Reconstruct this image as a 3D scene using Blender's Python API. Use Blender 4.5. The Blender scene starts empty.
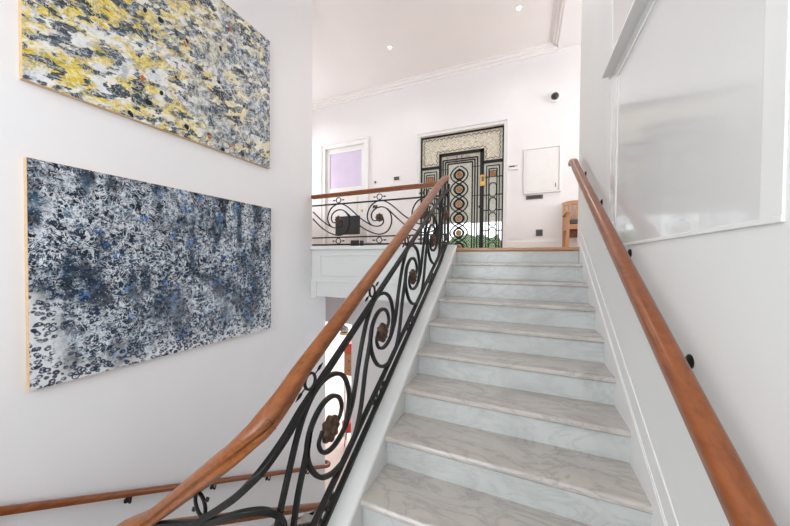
import bpy, bmesh, math, random
from mathutils import Vector, Matrix
random.seed(7)
scene = bpy.context.scene
COL = scene.collection
PI = math.pi

# ------------------------------------------------------------------ materials
def new_mat(name):
    m = bpy.data.materials.new(name); m.use_nodes = True
    nt = m.node_tree
    b = nt.nodes['Principled BSDF']
    return m, nt, b

def setp(b, **k):
    for n, v in k.items():
        b.inputs[n.replace('_', ' ')].default_value = v

def ramp(nt, stops, interp='LINEAR'):
    r = nt.nodes.new('ShaderNodeValToRGB'); r.color_ramp.interpolation = interp
    e = r.color_ramp.elements
    while len(e) < len(stops): e.new(0.5)
    for el, (p, c) in zip(e, stops):
        el.position = p; el.color = (*c, 1) if len(c) == 3 else c
    return r

def coords(nt, scale=(1, 1, 1), rot=(0, 0, 0), kind='Object'):
    t = nt.nodes.new('ShaderNodeTexCoord'); mp = nt.nodes.new('ShaderNodeMapping')
    mp.inputs['Scale'].default_value = scale; mp.inputs['Rotation'].default_value = rot
    nt.links.new(t.outputs[kind], mp.inputs['Vector'])
    return mp.outputs['Vector']

def noise(nt, vec, scale, detail=3, rough=.5, dist=0):
    n = nt.nodes.new('ShaderNodeTexNoise')
    n.inputs['Scale'].default_value = scale; n.inputs['Detail'].default_value = detail
    n.inputs['Roughness'].default_value = rough; n.inputs['Distortion'].default_value = dist
    if vec is not None: nt.links.new(vec, n.inputs['Vector'])
    return n.outputs['Fac']

def math_n(nt, op, a, b=None, clamp=False):
    n = nt.nodes.new('ShaderNodeMath'); n.operation = op; n.use_clamp = clamp
    for i, v in enumerate((a, b)):
        if v is None: continue
        if isinstance(v, (int, float)): n.inputs[i].default_value = v
        else: nt.links.new(v, n.inputs[i])
    return n.outputs[0]

def mix(nt, fac, a, b, mode='MIX'):
    n = nt.nodes.new('ShaderNodeMix'); n.data_type = 'RGBA'; n.blend_type = mode
    for i, v in ((0, fac), (6, a), (7, b)):
        if isinstance(v, (int, float)): n.inputs[i].default_value = v
        elif isinstance(v, tuple): n.inputs[i].default_value = (*v, 1)
        else: nt.links.new(v, n.inputs[i])
    return n.outputs[2]

def simple(name, col, rough=.5, metal=0, var=.06, scale=6, coat=0):
    m, nt, b = new_mat(name)
    f = noise(nt, coords(nt), scale, 3)
    lo = tuple(max(0, c*(1-var)) for c in col); hi = tuple(min(1, c*(1+var)) for c in col)
    r = ramp(nt, [(.3, lo), (.7, hi)]); nt.links.new(f, r.inputs[0])
    nt.links.new(r.outputs[0], b.inputs['Base Color'])
    setp(b, Roughness=rough, Metallic=metal, Coat_Weight=coat)
    return m

def wood(name, dark, mid, light, axis_rot=(0, 0, 0), scl=(14, 2.0, 14), rough=.28, coat=.4):
    m, nt, b = new_mat(name)
    v = coords(nt, scl, axis_rot)
    f = noise(nt, v, 3.0, 5, .6, .6)
    r = ramp(nt, [(.25, dark), (.5, mid), (.78, light)]); nt.links.new(f, r.inputs[0])
    big = noise(nt, coords(nt), 1.6, 2)
    c = mix(nt, math_n(nt, 'MULTIPLY', big, .45), r.outputs[0], dark)
    nt.links.new(c, b.inputs['Base Color'])
    setp(b, Roughness=rough, Coat_Weight=coat, Coat_Roughness=.2)
    return m

def marble(name, base, vein, rough=.25):
    m, nt, b = new_mat(name)
    v = coords(nt, (1, 1, 1), (0, 0, .6))
    v2 = coords(nt, (1.0, 2.6, 2.6), (0, 0.3, .5))
    cloud = noise(nt, v, 3.0, 6, .62, .8)
    rc = ramp(nt, [(.3, tuple(c*.86 for c in base)), (.52, base), (.75, tuple(min(1, c*1.07) for c in base))])
    nt.links.new(cloud, rc.inputs[0])
    n1 = noise(nt, v2, 2.6, 7, .62, 1.2)
    a = math_n(nt, 'ABSOLUTE', math_n(nt, 'SUBTRACT', n1, .5))
    rv = ramp(nt, [(.0, (1, 1, 1)), (.018, (.45, .45, .45)), (.06, (0, 0, 0))]); nt.links.new(a, rv.inputs[0])
    msk = noise(nt, v, 1.8, 2)
    f = math_n(nt, 'MULTIPLY', rv.outputs[0], math_n(nt, 'MULTIPLY', msk, .9), True)
    c = mix(nt, f, rc.outputs[0], vein)
    nt.links.new(c, b.inputs['Base Color'])
    setp(b, Roughness=rough, Coat_Weight=.1)
    return m

M = {}
M['wall'] = simple('wall_paint', (.80, .79, .80), .6, var=.012, scale=2)
M['hallwall'] = simple('hall_wall_paint', (.82, .81, .815), .6, var=.01, scale=2)
M['ceil'] = simple('ceiling_paint', (.84, .815, .81), .7, var=.01, scale=2)
M['rwall'] = simple('right_wall_paint', (.79, .795, .78), .6, var=.012, scale=2)
M['beam'] = simple('grey_white_paint', (.73, .74, .725), .45, var=.012, scale=3)
M['trim'] = simple('trim_gloss_paint', (.82, .82, .81), .42, var=.012, scale=3, coat=.05)
M['panel'] = simple('gloss_panel_paint', (.74, .742, .735), .16, var=.012, scale=2, coat=.4)
M['tread'] = marble('tread_marble', (.51, .472, .437), (.27, .26, .25))
M['riser'] = marble('riser_marble', (.535, .555, .545), (.38, .40, .395))
M['wood'] = wood('handrail_wood', (.14, .037, .008), (.27, .074, .016), (.35, .108, .025), rough=.3, coat=.25)
M['wood_s'] = wood('worn_handrail_wood', (.12, .034, .007), (.27, .080, .015), (.37, .128, .028), rough=.36, coat=.12)
M['oak'] = wood('oak_floor', (.30, .13, .045), (.44, .21, .08), (.55, .29, .12), scl=(2, 12, 12), rough=.35, coat=.2)
M['chairwood'] = wood('chair_wood', (.36, .17, .075), (.50, .26, .125), (.60, .35, .19), rough=.4, coat=.1)
M['edge'] = wood('pine_stretcher', (.55, .36, .19), (.68, .47, .27), (.76, .56, .35), rough=.6, coat=0)
M['iron'] = simple('wrought_iron', (.010, .0105, .010), .48, 0, .35, 20)
M['iron'].node_tree.nodes['Principled BSDF'].inputs['Specular IOR Level'].default_value = .32
M['rust'] = simple('rosette_bronze', (.085, .048, .03), .5, .4, .5, 40)
M['doorglass'] = None
M['black'] = simple('black_leather', (.012, .011, .013), .45, 0, .2, 12)
M['blackm'] = simple('black_bracket_metal', (.015, .015, .016), .35, .5, .2, 12)
M['grey'] = simple('grey_plate', (.10, .095, .09), .35, .3, .15, 12)
M['darkbtn'] = simple('dark_button', (.03, .03, .032), .3, 0, .15, 12)
M['whitep'] = simple('white_plastic', (.82, .82, .81), .35, 0, .02, 8)
M['lavender'] = simple('lavender_glass', (.68, .60, .78), .08, 0, .05, 2, coat=.6)
M['amber'] = simple('amber_glass', (.33, .15, .05), .25, .1, .3, 20, coat=.3)
M['brass'] = simple('brass', (.62, .36, .10), .3, .7, .12, 16)
M['cushion'] = simple('charcoal_cushion', (.075, .075, .08), .85, 0, .2, 30)
M['redbrown'] = simple('dark_red_weave', (.10, .03, .02), .7, 0, .5, 40)
M['lowfloor'] = simple('lower_floor_tile', (.66, .55, .49), .3, 0, .06, 3)
M['red'] = simple('red_lacquer', (.55, .035, .03), .35, 0, .1, 8)
M['orange'] = simple('orange_lacquer', (.60, .10, .035), .4, 0, .12, 8)
M['green'] = simple('hedge_leaf', (.06, .13, .03), .8, 0, .7, 26)
M['paving'] = simple('pale_paving', (.55, .52, .46), .8, 0, .1, 8)

def glass_mosaic():
    m, nt, b = new_mat('cream_crackle_glass')
    v = coords(nt)
    vo = nt.nodes.new('ShaderNodeTexVoronoi'); vo.feature = 'DISTANCE_TO_EDGE'; vo.inputs['Scale'].default_value = 21
    nt.links.new(v, vo.inputs['Vector'])
    cr = ramp(nt, [(.0, (.30, .25, .18)), (.02, (.55, .49, .38)), (.05, (.86, .83, .75))]); nt.links.new(vo.outputs['Distance'], cr.inputs[0])
    f = noise(nt, v, 14, 4)
    cl = ramp(nt, [(.35, (.84, .82, .78)), (.65, (1, 1, .99))]); nt.links.new(f, cl.inputs[0])
    c = mix(nt, 1.0, cr.outputs[0], cl.outputs[0], 'MULTIPLY')
    nt.links.new(c, b.inputs['Base Color'])
    setp(b, Roughness=.2)
    tr = nt.nodes.new('ShaderNodeBsdfTranslucent'); nt.links.new(c, tr.inputs['Color'])
    mx = nt.nodes.new('ShaderNodeMixShader'); mx.inputs[0].default_value = .4
    nt.links.new(b.outputs[0], mx.inputs[1]); nt.links.new(tr.outputs[0], mx.inputs[2])
    nt.links.new(mx.outputs[0], nt.nodes['Material Output'].inputs['Surface'])
    return m
def glass_frost(name, col, clear):
    m, nt, b = new_mat(name)
    f = noise(nt, coords(nt), 20, 4)
    cl = ramp(nt, [(.35, tuple(c*.85 for c in col)), (.65, col)]); nt.links.new(f, cl.inputs[0])
    nt.links.new(cl.outputs[0], b.inputs['Base Color']); setp(b, Roughness=.15)
    tr = nt.nodes.new('ShaderNodeBsdfTranslucent'); nt.links.new(cl.outputs[0], tr.inputs['Color'])
    tp = nt.nodes.new('ShaderNodeBsdfTransparent')
    m1 = nt.nodes.new('ShaderNodeMixShader'); m1.inputs[0].default_value = .45
    nt.links.new(b.outputs[0], m1.inputs[1]); nt.links.new(tr.outputs[0], m1.inputs[2])
    m2 = nt.nodes.new('ShaderNodeMixShader'); m2.inputs[0].default_value = clear
    nt.links.new(m1.outputs[0], m2.inputs[1]); nt.links.new(tp.outputs[0], m2.inputs[2])
    nt.links.new(m2.outputs[0], nt.nodes['Material Output'].inputs['Surface'])
    return m
M['mosaic'] = glass_mosaic()
M['frost'] = glass_frost('pale_frosted_glass', (.64, .62, .55), .12)
M['clear'] = glass_frost('clear_garden_glass', (.75, .78, .70), .9)

def clear_lamp_glass():
    m, nt, b = new_mat('smoked_lamp_glass')
    f = noise(nt, coords(nt), 8, 2)
    cl = ramp(nt, [(.3, (.15, .14, .13)), (.7, (.6, .6, .58))]); nt.links.new(f, cl.inputs[0])
    nt.links.new(cl.outputs[0], b.inputs['Base Color']); setp(b, Roughness=.08, Metallic=.6)
    return m
M['lampglass'] = clear_lamp_glass()

def emit(name, col, s):
    m, nt, b = new_mat(name)
    setp(b, Base_Color=(*col, 1), Emission_Color=(*col, 1), Emission_Strength=s)
    return m
M['bulb'] = emit('lit_downlight', (1, .93, .86), 9)

def rot_scale(nt, ang, scale):
    a = coords(nt, (1, 1, 1), (math.radians(ang), 0, 0))
    mp = nt.nodes.new('ShaderNodeMapping'); mp.inputs['Scale'].default_value = scale
    nt.links.new(a, mp.inputs['Vector']); return mp.outputs['Vector']

def warp(nt, v, scale, amt):
    wn = nt.nodes.new('ShaderNodeTexNoise'); wn.inputs['Scale'].default_value = scale; wn.inputs['Detail'].default_value = 2
    nt.links.new(v, wn.inputs['Vector'])
    wm = nt.nodes.new('ShaderNodeVectorMath'); wm.operation = 'MULTIPLY_ADD'; wm.inputs[1].default_value = (amt,)*3
    nt.links.new(wn.outputs['Color'], wm.inputs[0]); nt.links.new(v, wm.inputs[2]); return wm.outputs[0]

def bw(nt, val, stops, interp='LINEAR'):
    r = ramp(nt, [(p, (c, c, c)) for p, c in stops], interp); nt.links.new(val, r.inputs[0]); return r.outputs[0]

def rings(nt, v, scale, a, b_, soft=.05):
    vo = nt.nodes.new('ShaderNodeTexVoronoi'); vo.inputs['Scale'].default_value = scale; vo.inputs['Randomness'].default_value = .9
    nt.links.new(v, vo.inputs['Vector'])
    return bw(nt, vo.outputs['Distance'], [(a-soft, 0), (a, 1), (b_, 1), (b_+soft, 0)]), vo

def painting_blue():
    m, nt, b = new_mat('blue_abstract_paint')
    tc = nt.nodes.new('ShaderNodeTexCoord'); sep = nt.nodes.new('ShaderNodeSeparateXYZ')
    nt.links.new(tc.outputs['Object'], sep.inputs[0]); v = tc.outputs['Object']
    MUL = lambda a, c: math_n(nt, 'MULTIPLY', a, c)
    Y, Z = sep.outputs['Y'], sep.outputs['Z']
    # grey blue ground with navy clouds
    ground = ramp(nt, [(.34, (.004, .009, .018)), (.46, (.015, .042, .078)), (.55, (.055, .12, .19)), (.66, (.15, .25, .34))])
    nt.links.new(noise(nt, v, 7, 6, .65, .6), ground.inputs[0]); c = ground.outputs[0]
    # vertical light and dark bands
    band = bw(nt, noise(nt, coords(nt, (1, 1, .18)), 6.5, 3, .6, .3), [(.44, 0), (.58, 1)])
    # white lace
    wv = warp(nt, v, 16, .06)
    lace = math_n(nt, 'ABSOLUTE', math_n(nt, 'SUBTRACT', noise(nt, wv, 15, 4, .62, .8), .5))
    lace = bw(nt, lace, [(.0, 1), (.026, 1), (.046, 0)])
    dens = bw(nt, math_n(nt, 'ADD', noise(nt, v, 3.4, 4, .6), MUL(math_n(nt, 'SUBTRACT', noise(nt, coords(nt, (1, 1, .2)), 7.5, 3, .6), .5), .9)), [(.38, .08), (.56, 1)])
    lace2 = math_n(nt, 'ABSOLUTE', math_n(nt, 'SUBTRACT', noise(nt, v, 31, 3, .6, .6), .5)); lace2 = bw(nt, lace2, [(.0, 1), (.03, .8), (.07, 0)])
    c = mix(nt, MUL(MUL(lace2, dens), .5), c, (.62, .66, .70))
    blk = bw(nt, noise(nt, warp(nt, v, 12, .08), 13, 4, .6, .5), [(.465, 1), (.505, 0)])
    c = mix(nt, MUL(blk, .95), c, (.006, .008, .014))
    c = mix(nt, MUL(MUL(lace, dens), .82), c, (.74, .78, .83))
    c = mix(nt, MUL(band, .35), c, (.010, .014, .024))
    # blue blobs
    rb_, vo = rings(nt, warp(nt, v, 7, .12), 8.5, .0, .22, .08)
    sc = nt.nodes.new('ShaderNodeSeparateColor'); nt.links.new(vo.outputs['Color'], sc.inputs[0])
    c = mix(nt, MUL(MUL(rb_, bw(nt, sc.outputs[0], [(.62, 0), (.64, 1)])), .8), c, (.045, .15, .40))
    # white lower margin and left corner
    nz = math_n(nt, 'SUBTRACT', noise(nt, v, 5, 6, .7), .5)
    e1 = math_n(nt, 'ADD', math_n(nt, 'ADD', Z, .655), MUL(nz, .42))
    e2 = math_n(nt, 'ADD', math_n(nt, 'ADD', math_n(nt, 'ADD', Y, .93), MUL(math_n(nt, 'ADD', Z, .18), .25)), MUL(nz, .22))
    lz_ = bw(nt, math_n(nt, 'ADD', Z, .5), [(.36, 1), (.44, 0)])
    m1 = bw(nt, math_n(nt, 'ADD', e1, .5), [(.44, 1), (.56, 0)])
    m2 = MUL(bw(nt, math_n(nt, 'ADD', e2, .5), [(.47, 1), (.56, 0)]), lz_)
    low = math_n(nt, 'MAXIMUM', m1, m2)
    c = mix(nt, MUL(low, .92), c, (.72, .73, .74))
    mid = bw(nt, math_n(nt, 'ADD', math_n(nt, 'ADD', Z, .35), MUL(nz, .8)), [(.0, .6), (.25, 0)])
    c = mix(nt, MUL(mid, .25), c, (.60, .63, .68))
    # printed rings
    for scl, a, b_, amt, wsc in ((15.5, .23, .34, .93, 20), (21, .18, .36, .92, 24), (24, .16, .36, .92, 26)):
        rg, vo = rings(nt, warp(nt, coords(nt, (1, 1, 1.15)), wsc, .02), scl, a, b_, .045)
        gate = bw(nt, noise(nt, coords(nt, (1, 1, .6)), 4.2 if scl < 17 else 5.1, 3), [(.34, 0), (.42, 1)])
        lowg = bw(nt, math_n(nt, 'ADD', Z, .5), [(.0, 1), (.6, 1), (.9, .45)])
        c = mix(nt, MUL(MUL(MUL(rg, gate), lowg), amt), c, (.016, .030, .060))
        core = bw(nt, vo.outputs['Distance'], [(.0, 1), (.14, 0)])
        c = mix(nt, MUL(MUL(MUL(core, gate), lowg), .55), c, (.03, .05, .10))
    wl = math_n(nt, 'ABSOLUTE', math_n(nt, 'SUBTRACT', noise(nt, warp(nt, v, 9, .08), 19, 3, .6, .7), .5)); wl = bw(nt, wl, [(.0, 1), (.018, .9), (.035, 0)])
    c = mix(nt, MUL(MUL(wl, dens), .8), c, (.72, .76, .80))
    dots, _ = rings(nt, v, 46, .0, .13, .06)
    c = mix(nt, MUL(dots, .55), c, (.8, .82, .85))
    nt.links.new(c, b.inputs['Base Color']); setp(b, Roughness=.6, Specular_IOR_Level=.2)
    return m

def painting_yellow():
    m, nt, b = new_mat('yellow_abstract_paint')
    tc = nt.nodes.new('ShaderNodeTexCoord'); v = tc.outputs['Object']
    sep = nt.nodes.new('ShaderNodeSeparateXYZ'); nt.links.new(v, sep.inputs[0]); Y = sep.outputs['Y']
    MUL = lambda a, c: math_n(nt, 'MULTIPLY', a, c)
    right = bw(nt, math_n(nt, 'ADD', MUL(Y, .5), .5), [(.35, 0), (.8, 1)])
    g = ramp(nt, [(.36, (.66, .68, .72)), (.5, (.80, .79, .76)), (.6, (.83, .80, .68))]); nt.links.new(noise(nt, v, 6, 5, .65), g.inputs[0]); c = g.outputs[0]
    ang = -14
    # yellow patches
    yv = rot_scale(nt, ang, (1, 1, 1.7))
    ym = bw(nt, noise(nt, yv, 5.2, 6, .68, .5), [(.45, 0), (.53, 1)])
    yc = ramp(nt, [(.34, (.20, .17, .02)), (.42, (.60, .42, .006)), (.54, (.74, .55, .02)), (.66, (.82, .74, .32))]); nt.links.new(noise(nt, yv, 15, 5, .7, .6), yc.inputs[0])
    c = mix(nt, MUL(ym, math_n(nt, 'SUBTRACT', .92, MUL(right, .45))), c, yc.outputs[0])
    # dark steel dabs with streaked brush marks
    k2 = math_n(nt, 'ADD', MUL(right, .5), .35)
    for sc_, dv, lo_, hi_, am in ((8.5, rot_scale(nt, ang, (1, 1, 1.9)), .515, .55, .95), (11.5, rot_scale(nt, ang-30, (1, 1.0, 1.8)), .53, .565, .9)):
        dm = bw(nt, noise(nt, warp(nt, dv, 14, .05), sc_, 3, .55, .2), [(lo_, 0), (hi_, 1)])
        stv = rot_scale(nt, ang, (1, 1.0, 4.5))
        sc1 = ramp(nt, [(.38, (.006, .009, .012)), (.48, (.020, .033, .046)), (.56, (.07, .105, .14)), (.62, (.25, .31, .36)), (.70, (.72, .73, .73))]); nt.links.new(noise(nt, stv, 13, 6, .75, .5), sc1.inputs[0])
        c = mix(nt, MUL(dm, am) if sc_ < 10 else MUL(dm, k2), c, sc1.outputs[0])
    # bluish mottle toward the right
    bm_ = bw(nt, noise(nt, v, 4.3, 5, .7), [(.44, 0), (.58, 1)])
    mot = ramp(nt, [(.40, (.03, .045, .07)), (.48, (.15, .20, .27)), (.55, (.52, .56, .62)), (.66, (.82, .80, .72))]); nt.links.new(noise(nt, v, 19, 6, .75, .6), mot.inputs[0])
    c = mix(nt, MUL(MUL(bm_, math_n(nt, 'ADD', right, .18)), .85), c, mot.outputs[0])
    # fine white spatter
    lace = math_n(nt, 'ABSOLUTE', math_n(nt, 'SUBTRACT', noise(nt, warp(nt, v, 10, .1), 17, 4, .6, .6), .5))
    c = mix(nt, MUL(bw(nt, lace, [(.0, 1), (.012, .8), (.028, 0)]), .6), c, (.82, .81, .77))
    # red and black spots
    vo = nt.nodes.new('ShaderNodeTexVoronoi'); vo.inputs['Scale'].default_value = 9.0; nt.links.new(warp(nt, coords(nt, (1, 1, .75)), 9, .06), vo.inputs['Vector'])
    vd = math_n(nt, 'ADD', vo.outputs['Distance'], MUL(noise(nt, v, 25, 3), .10))
    dr = bw(nt, vd, [(.20, 1), (.225, 0)])
    sc = nt.nodes.new('ShaderNodeSeparateColor'); nt.links.new(vo.outputs['Color'], sc.inputs[0])
    hue = ramp(nt, [(.0, (.52, .045, .012)), (.46, (.58, .13, .015)), (.62, (.015, .016, .022))], 'CONSTANT'); nt.links.new(sc.outputs[0], hue.inputs[0])
    cen = bw(nt, math_n(nt, 'ABSOLUTE', math_n(nt, 'ADD', Y, .05)), [(.42, 1), (.62, .0)])
    gate = bw(nt, sc.outputs[1], [(.0, 1), (.62, 0)], 'CONSTANT')
    c = mix(nt, MUL(MUL(dr, cen), gate), c, hue.outputs[0])
    nt.links.new(c, b.inputs['Base Color']); setp(b, Roughness=.6, Specular_IOR_Level=.2)
    return m
M['blue'] = painting_blue(); M['yellow'] = painting_yellow()

# ------------------------------------------------------------------ mesh helpers
def link(name, bm, mat, parent=None, smooth=False, loc=None, bevel=0, seg=2):
    bmesh.ops.recalc_face_normals(bm, faces=bm.faces)
    me = bpy.data.meshes.new(name); bm.to_mesh(me); bm.free()
    o = bpy.data.objects.new(name, me); COL.objects.link(o)
    if mat: me.materials.append(mat)
    if smooth:
        for p in me.polygons: p.use_smooth = True
        try: me.set_sharp_from_angle(angle=math.radians(40))
        except Exception: pass
    if parent: o.parent = parent
    if loc: o.location = loc
    if bevel:
        md = o.modifiers.new('bevel', 'BEVEL'); md.width = bevel; md.segments = seg; md.limit_method = 'ANGLE'
    return o

def BM(): return bmesh.new()

def box(bm, x0, x1, y0, y1, z0, z1):
    vs = [bm.verts.new((x, y, z)) for x in (x0, x1) for y in (y0, y1) for z in (z0, z1)]
    for f in ((0, 1, 3, 2), (4, 6, 7, 5), (0, 4, 5, 1), (2, 3, 7, 6), (0, 2, 6, 4), (1, 5, 7, 3)):
        bm.faces.new([vs[i] for i in f])
    return bm

def prism(bm, poly, axis, a, b):
    """polygon in the plane normal to axis ('x': (y,z), 'y': (x,z), 'z': (x,y)) from a to b"""
    def P(p, h):
        return (h, p[0], p[1]) if axis == 'x' else ((p[0], h, p[1]) if axis == 'y' else (p[0], p[1], h))
    A = [bm.verts.new(P(p, a)) for p in poly]; B = [bm.verts.new(P(p, b)) for p in poly]
    bm.faces.new(A); bm.faces.new(B[::-1])
    n = len(poly)
    for i in range(n):
        bm.faces.new((A[i], A[(i+1) % n], B[(i+1) % n], B[i]))
    return bm

def spline(pts, n=6):
    """Catmull-Rom through pts"""
    P = [Vector(p) for p in pts]
    P = [P[0]*2-P[1]] + P + [P[-1]*2-P[-2]]
    out = []
    for i in range(1, len(P)-2):
        p0, p1, p2, p3 = P[i-1:i+3]
        for k in range(n):
            t = k/n
            out.append(.5*((2*p1)+(p2-p0)*t+(2*p0-5*p1+4*p2-p3)*t*t+(3*p1-p0-3*p2+p3)*t**3))
    out.append(P[-2])
    return out

def sweep(bm, pts, prof, normal=None, closed=False, scale=None):
    """sweep profile [(a,b)] along pts; a along the side axis, b along the other.
    normal given: side axis fixed = normal; else side = T x Z"""
    pts = [Vector(p) for p in pts]
    n = len(pts); rings = []
    for i, p in enumerate(pts):
        if closed: T = pts[(i+1) % n]-pts[i-1]
        else: T = pts[min(i+1, n-1)]-pts[max(i-1, 0)]
        T.normalize()
        if normal is not None:
            S = Vector(normal[i]) if isinstance(normal, list) else Vector(normal); Bv = T.cross(S).normalized()
        else:
            S = T.cross(Vector((0, 0, 1))).normalized(); Bv = S.cross(T).normalized()
        k = (scale[i] if isinstance(scale, list) else scale(i/(n-1))) if scale else 1
        rings.append([bm.verts.new(p+S*a*k+Bv*b*k) for a, b in prof])
    m = len(prof)
    for i in range(n if closed else n-1):
        A, B = rings[i], rings[(i+1) % n]
        for j in range(m):
            bm.faces.new((A[j], A[(j+1) % m], B[(j+1) % m], B[j]))
    if not closed:
        bm.faces.new(rings[0][::-1]); bm.faces.new(rings[-1])
    return bm

def rectp(w, h, c=.25):
    """chamfered rectangle profile"""
    a, b = w/2, h/2; k = min(a, b)*c
    return [(-a+k, -b), (a-k, -b), (a, -b+k), (a, b-k), (a-k, b), (-a+k, b), (-a, b-k), (-a, -b+k)]

def circp(r, n=10): return [(r*math.cos(2*PI*i/n), r*math.sin(2*PI*i/n)) for i in range(n)]

def lathe(bm, prof, center, axis='z', n=20):
    """prof [(r,h)] about an axis through center"""
    c = Vector(center); rings = []
    for r, h in prof:
        ring = []
        for i in range(n):
            a = 2*PI*i/n; u, w = r*math.cos(a), r*math.sin(a)
            d = (u, w, h) if axis == 'z' else ((h, u, w) if axis == 'x' else (u, h, w))
            ring.append(bm.verts.new(c+Vector(d)))
        rings.append(ring)
    for A, B in zip(rings, rings[1:]):
        for i in range(n): bm.faces.new((A[i], A[(i+1) % n], B[(i+1) % n], B[i]))
    bm.faces.new(rings[0][::-1]); bm.faces.new(rings[-1])
    return bm

def tag(o, label, cat, group=None, kind=None):
    o['label'] = label; o['category'] = cat
    if group: o['group'] = group
    if kind: o['kind'] = kind
    return o

def thing(name, label, cat, loc=(0, 0, 0), group=None, kind=None):
    o = bpy.data.objects.new(name, None); COL.objects.link(o)
    o.empty_display_size = .1; o.location = loc
    return tag(o, label, cat, group, kind)

def part(name, bm, mat, root, **k):
    """part whose mesh is written in world coordinates; origin moved to the root"""
    bmesh.ops.translate(bm, verts=bm.verts, vec=-Vector(root_world(root)))
    return link(name, bm, mat, root, **k)

def root_world(o):
    v = Vector(o.location)
    while o.parent:
        o = o.parent; v += Vector(o.location)
    return v

def struct(name, bm, mat, label, cat, **k):
    o = link(name, bm, mat, **k); tag(o, label, cat, None, 'structure'); return o

# ------------------------------------------------------------------ camera (solved from the photograph)
f, yaw, pitch, roll, cy, cz, sy = 298.46, .4069, -.0175, -.0076, -3.5955, -.1512, 2.58
c, s = math.cos(yaw), math.sin(yaw); cp, sp = math.cos(pitch), math.sin(pitch); cr, sr = math.cos(roll), math.sin(roll)
F = Vector((-s*cp, c*cp, sp)); U0 = Vector((s*sp, -c*sp, cp)); R0 = Vector((c, s, 0))
R_ = R0*cr-U0*sr; U_ = R0*sr+U0*cr
cd = bpy.data.cameras.new('camera'); cam = bpy.data.objects.new('camera', cd); COL.objects.link(cam)
cam.matrix_world = Matrix(((R_.x, U_.x, -F.x, 0), (R_.y, U_.y, -F.y, cy), (R_.z, U_.z, -F.z, cz), (0, 0, 0, 1)))
cd.sensor_fit = 'HORIZONTAL'; cd.sensor_width = 36; cd.lens = f/790*36; cd.shift_y = sy/790
cd.clip_start = .02; cd.clip_end = 200
scene.camera = cam

# ------------------------------------------------------------------ dimensions
D, H, SL = .2883, .17, .59            # tread depth, riser height, slope
XL, XR = -.735, .517                  # clear width of the flight
XW = -2.9                             # left wall face
YB = 2.5                              # hall back wall
ZC = 3.725                             # ceiling
ZLOW, ZMID = -4.2, -1.7               # lower hall floor, half landing
YR = -5.4                             # wall behind the camera
XRW = XR+.009                         # right wall face

# ------------------------------------------------------------------ room shell
bm = BM(); box(bm, XW-.2, XW, YR, 0, -4.2, ZC); box(bm, XW-.2, XW, 0, .34, -4.2, -.25)
struct('wall_left', bm, M['wall'], 'white stairwell wall carrying the two big paintings', 'wall')
bm = BM(); box(bm, XRW, XR+.22, YR, .12, -4.2, ZC)
struct('wall_right', bm, M['rwall'], 'white stairwell wall behind the sloping wall handrail', 'wall')
# hall back wall with the openings for the iron door and the glazed door
bm = BM()
DX0, DX1, DZ = -2.055, -.375, 2.46
box(bm, -3.42, DX0, YB, YB+.2, 0, ZC); box(bm, DX1, 3.6, YB, YB+.2, 0, ZC)
box(bm, DX0, DX1, YB, YB+.2, DZ, ZC)
box(bm, -5.6, -4.5, YB, YB+.2, 0, ZC); box(bm, -4.5, -3.42, YB, YB+.2, 2.55, ZC)
struct('wall_back', bm, M['hallwall'], 'white wall of the upper hall around the iron door', 'wall')
bm = BM(); box(bm, -5.8, -5.6, 0, YB+.2, 0, .8); box(bm, -5.8, -5.6, 0, YB+.2, 2.7, ZC); box(bm, -5.8, -5.6, 0, .5, .8, 2.7); box(bm, -5.8, -5.6, 2.1, YB+.2, .8, 2.7)
struct('wall_hall_left', bm, M['hallwall'], 'white left end wall of the upper hall', 'wall')
bm = BM(); box(bm, 3.6, 3.8, -.03, YB+.2, 0, .8); box(bm, 3.6, 3.8, -.03, YB+.2, 2.7, ZC); box(bm, 3.6, 3.8, -.03, .45, .8, 2.7); box(bm, 3.6, 3.8, 2.1, YB+.2, .8, 2.7)
struct('wall_hall_right', bm, M['hallwall'], 'white right end wall of the upper hall', 'wall')
bm = BM(); box(bm, -5.6, XW-.2, -.2, 0, 0, ZC); box(bm, XR+.22, 3.6, -.08, .12, 0, ZC)
struct('wall_hall_front', bm, M['hallwall'], 'white hall wall beside the head of the stairs', 'wall')
bm = BM()
box(bm, XW, -2.3, YR-.2, YR, -4.2, ZC); box(bm, -.1, XR+.22, YR-.2, YR, -4.2, ZC)
box(bm, -2.3, -.1, YR-.2, YR, -4.2, -.9); box(bm, -2.3, -.1, YR-.2, YR, 2.9, ZC)
struct('wall_rear', bm, M['wall'], 'white stairwell wall behind the half landing with a tall window', 'wall')
t = BM()
for x in (-2.3, -1.58, -.85, -.15): box(t, x, x+.05, YR-.14, YR-.08, -.9, 2.9)
for z in (-.9, .05, 1.0, 1.95, 2.85): box(t, -2.3, -.1, YR-.14, YR-.08, z, z+.05)
struct('window_2', t, M['trim'], 'tall white window frame behind the half landing', 'window')
t = BM()
for y in (.45, 1.25, 2.05): box(t, 3.66, 3.72, y, y+.05, .8, 2.7)
for z in (.8, 2.65): box(t, 3.66, 3.72, .45, 2.1, z, z+.05)
struct('added_window_3', t, M['trim'], 'added unseen white window frame at the right end of the hall', 'window')  # unseen window, added as a place for the right hall fill light
t = BM()
for y in (.5, 1.28, 2.05): box(t, -5.72, -5.66, y, y+.05, .8, 2.7)
for z in (.8, 2.65): box(t, -5.72, -5.66, .5, 2.1, z, z+.05)
struct('added_window_4', t, M['trim'], 'added unseen white window frame at the left end of the hall', 'window')  # unseen window, added so fill light can enter from the left
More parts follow.
